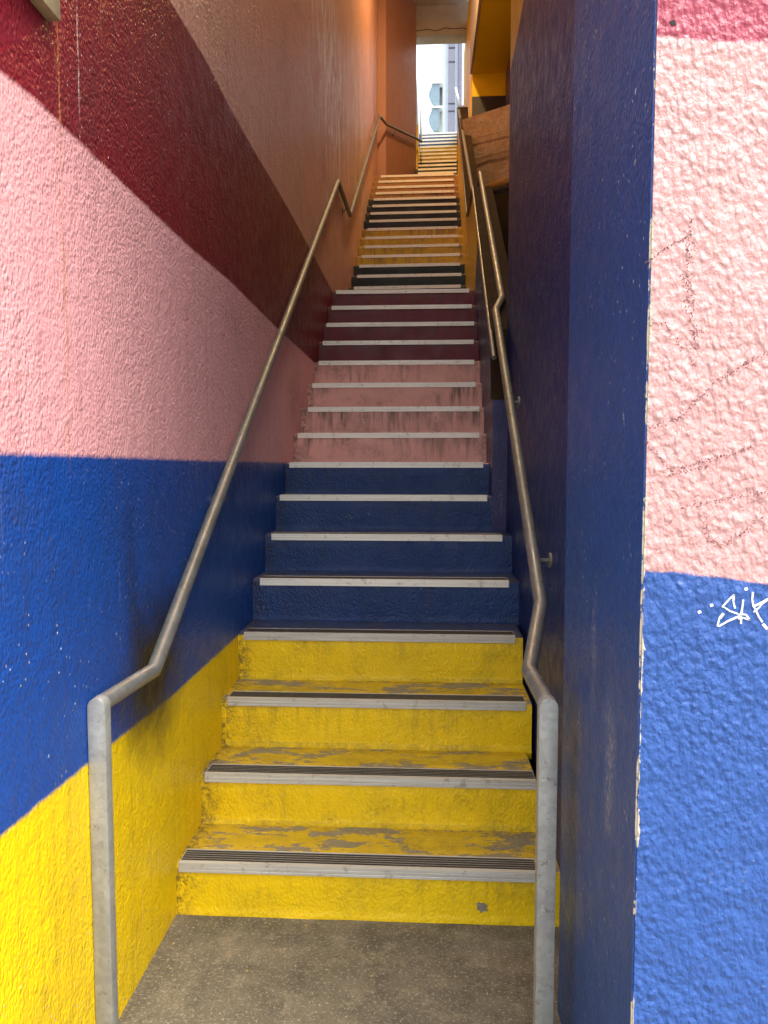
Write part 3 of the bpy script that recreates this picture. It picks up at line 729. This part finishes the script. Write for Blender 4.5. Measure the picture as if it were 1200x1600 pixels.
# pale rail at the very top
tr = empty('stair_top_rail', onY(728, 185, 13.6)); tag(tr, 'pale painted bent rail beside the topmost steps by the yellow wall', 'rail')
MB().tube([onY(712, 138, 15.2), onY(718.5, 166, 13.9), onY(728, 167, 13.8), onY(730, 195, 13.7)], .022, 14).build('pale_pipe', simple('pale_paint', (.6, .62, .6), .5, var=.15), tr, smooth=40)

# ------------------------------------------------------------------ wooden sign box at top left of the left wall
q = on_line(74, 35, LW0, LW1)
sg = MB().slab([(q.x+.001, q.y-.45, q.z), (q.x+.001, q.y, q.z), (q.x+.001, q.y, q.z+.5), (q.x+.001, q.y-.45, q.z+.5)], (.028, 0, 0)).build('wooden_board', ply('pale_wood', (.46, .36, .20), .5, .5), bevel=.002)
tag(sg, 'weathered wooden board fixed high on the maroon stripe, cut by the frame', 'board')

# ------------------------------------------------------------------ warm lamp under the ceiling of the top landing
gm = bpy.data.materials.new('warm_lamp_glass'); gm.use_nodes = True
pb_ = gm.node_tree.nodes['Principled BSDF']; pb_.inputs['Emission Color'].default_value = (1, .60, .28, 1); pb_.inputs['Emission Strength'].default_value = 12
lgrey = simple('lamp_grey', (.2, .2, .2), .5)
def lamp(LX, LY, ZZ, en, colr, label):
    lp = empty('ceiling_lamp', (LX, LY, ZZ)); tag(lp, label, 'lamp', 'ceiling lamps over the stairs')
    MB().tube([(LX, LY, ZZ), (LX, LY, ZZ-.10)], .13, 24).build('lamp_housing', lgrey, lp, smooth=40)
    MB().tube([(LX, LY, ZZ-.101), (LX, LY, ZZ-.15)], .11, 24).build('lamp_glass', gm, lp, smooth=40)
    ld = bpy.data.lights.new('warm_lamp', 'AREA'); ld.shape = 'DISK'; ld.size = .2; ld.energy = en; ld.color = colr
    q = bpy.data.objects.new('warm_lamp', ld); q.location = (LX, LY, ZZ-.155); C.objects.link(q); q.parent = lp; q.matrix_parent_inverse = Matrix.Translation(-Vector(lp.location))
lamp(.0, 9.2, 9.299, 92, (1, .62, .26), 'round bulkhead lamp with warm light on the ceiling over the upper steps')
lamp(.0, 4.3, 6.8+(4.3-1.22)*2.5/6.98, 26, (1, .88, .74), 'added unseen lamp overhead, brightening the lower steps')  # no known fitting here; added to brighten the inner steps

# ------------------------------------------------------------------ buildings beyond the top of the stairs
bl = empty('apartment_building', (.9, 24, ZT)); tag(bl, 'lilac grey tower corner with panel joints beyond the top of the stairs', 'building')
lil = simple('lilac_panel', (.40, .40, .48), .5, var=.1); pale = simple('pale_panel', (.62, .70, .75), .5, var=.1)
xa, xb = onY(700.5, 100, 24).x, onY(711, 100, 24).x
wl = MB().box((xa, 24, ZT), (xb, 28, 30)).build('wall', lil, bl)
for y in (76, 98, 163, 175): z = onY(705, y, 24).z; MB().box((xa+.01, 23.985, z), (xb, 23.999, z+.04)).build('panel_joint', simple('joint', (.12, .12, .15), .7), bl)
MB().box((onY(696.5, 100, 24).x, 24.05, ZT), (xa-.002, 28, 30)).build('corner_fin', pale, bl)
MB().box((xb+.002, 23.6, ZT), (onY(717, 100, 23.6).x, 28, 30)).build('side_wall', pale, bl)
MB().box((onY(717.5, 100, 22.6).x, 22.6, ZT), (onY(722, 100, 22.6).x, 28, 30)).build('drain_shaft', simple('shaft', (.16, .17, .24), .6), bl)
bb = empty('balcony_building', (.6, 30, ZT)); tag(bb, 'white block with curved glass balconies seen through the opening', 'building')
glass = simple('balcony_glass', (.22, .32, .38), .12, var=.2); dk = simple('balcony_recess', (.12, .12, .13), .5, var=.4, sc_=2)
xl, xr = onY(676, 150, 30).x, onY(697, 150, 30).x
MB().box((xl+.1, 31.2, ZT), (xr+.5, 34, onY(680, 126, 31).z)).build('wall', pale, bb)
for (ya, yb2) in ((133, 166), (171, 206)):
    za, zb = onY(680, yb2, 30).z, onY(680, ya, 30).z
    m = MB(); n = 12; P = []
    for k in range(n+1):
        a = math.pi/2*k/n; P.append((xl-.12+.38*(1-math.sin(a))*1.0, 29.8+.9*(1-math.cos(a))*1.3))
    x0 = xl-.15
    # bowed glass front
    rows = []
    for k in range(n+1):
        t = k/n; z = za+(zb-za)*t; bow = .18*math.sin(math.pi*t); rows.append((x0+.18-bow, z))
    m.hexa([(x, 29.9, z) for x, z in rows]+[(x0+.42, 29.9, zb), (x0+.42, 29.9, za)], [(x, 30.0, z) for x, z in rows]+[(x0+.42, 30.0, zb), (x0+.42, 30.0, za)])
    m.build('curved_glass', glass, bb, smooth=40)
    MB().box((x0+.43, 30.2, za), (xr-.05, 31.19, zb)).build('balcony_recess', dk if ya == 133 else simple('curtain', (.42, .45, .40), .6, var=.3, sc_=4), bb)
    MB().box((x0+.1, 29.85, zb+.0), (xr, 31.19, zb+.07)).build('balcony_slab', simple('white_slab', (.75, .77, .77), .6, var=.05), bb)
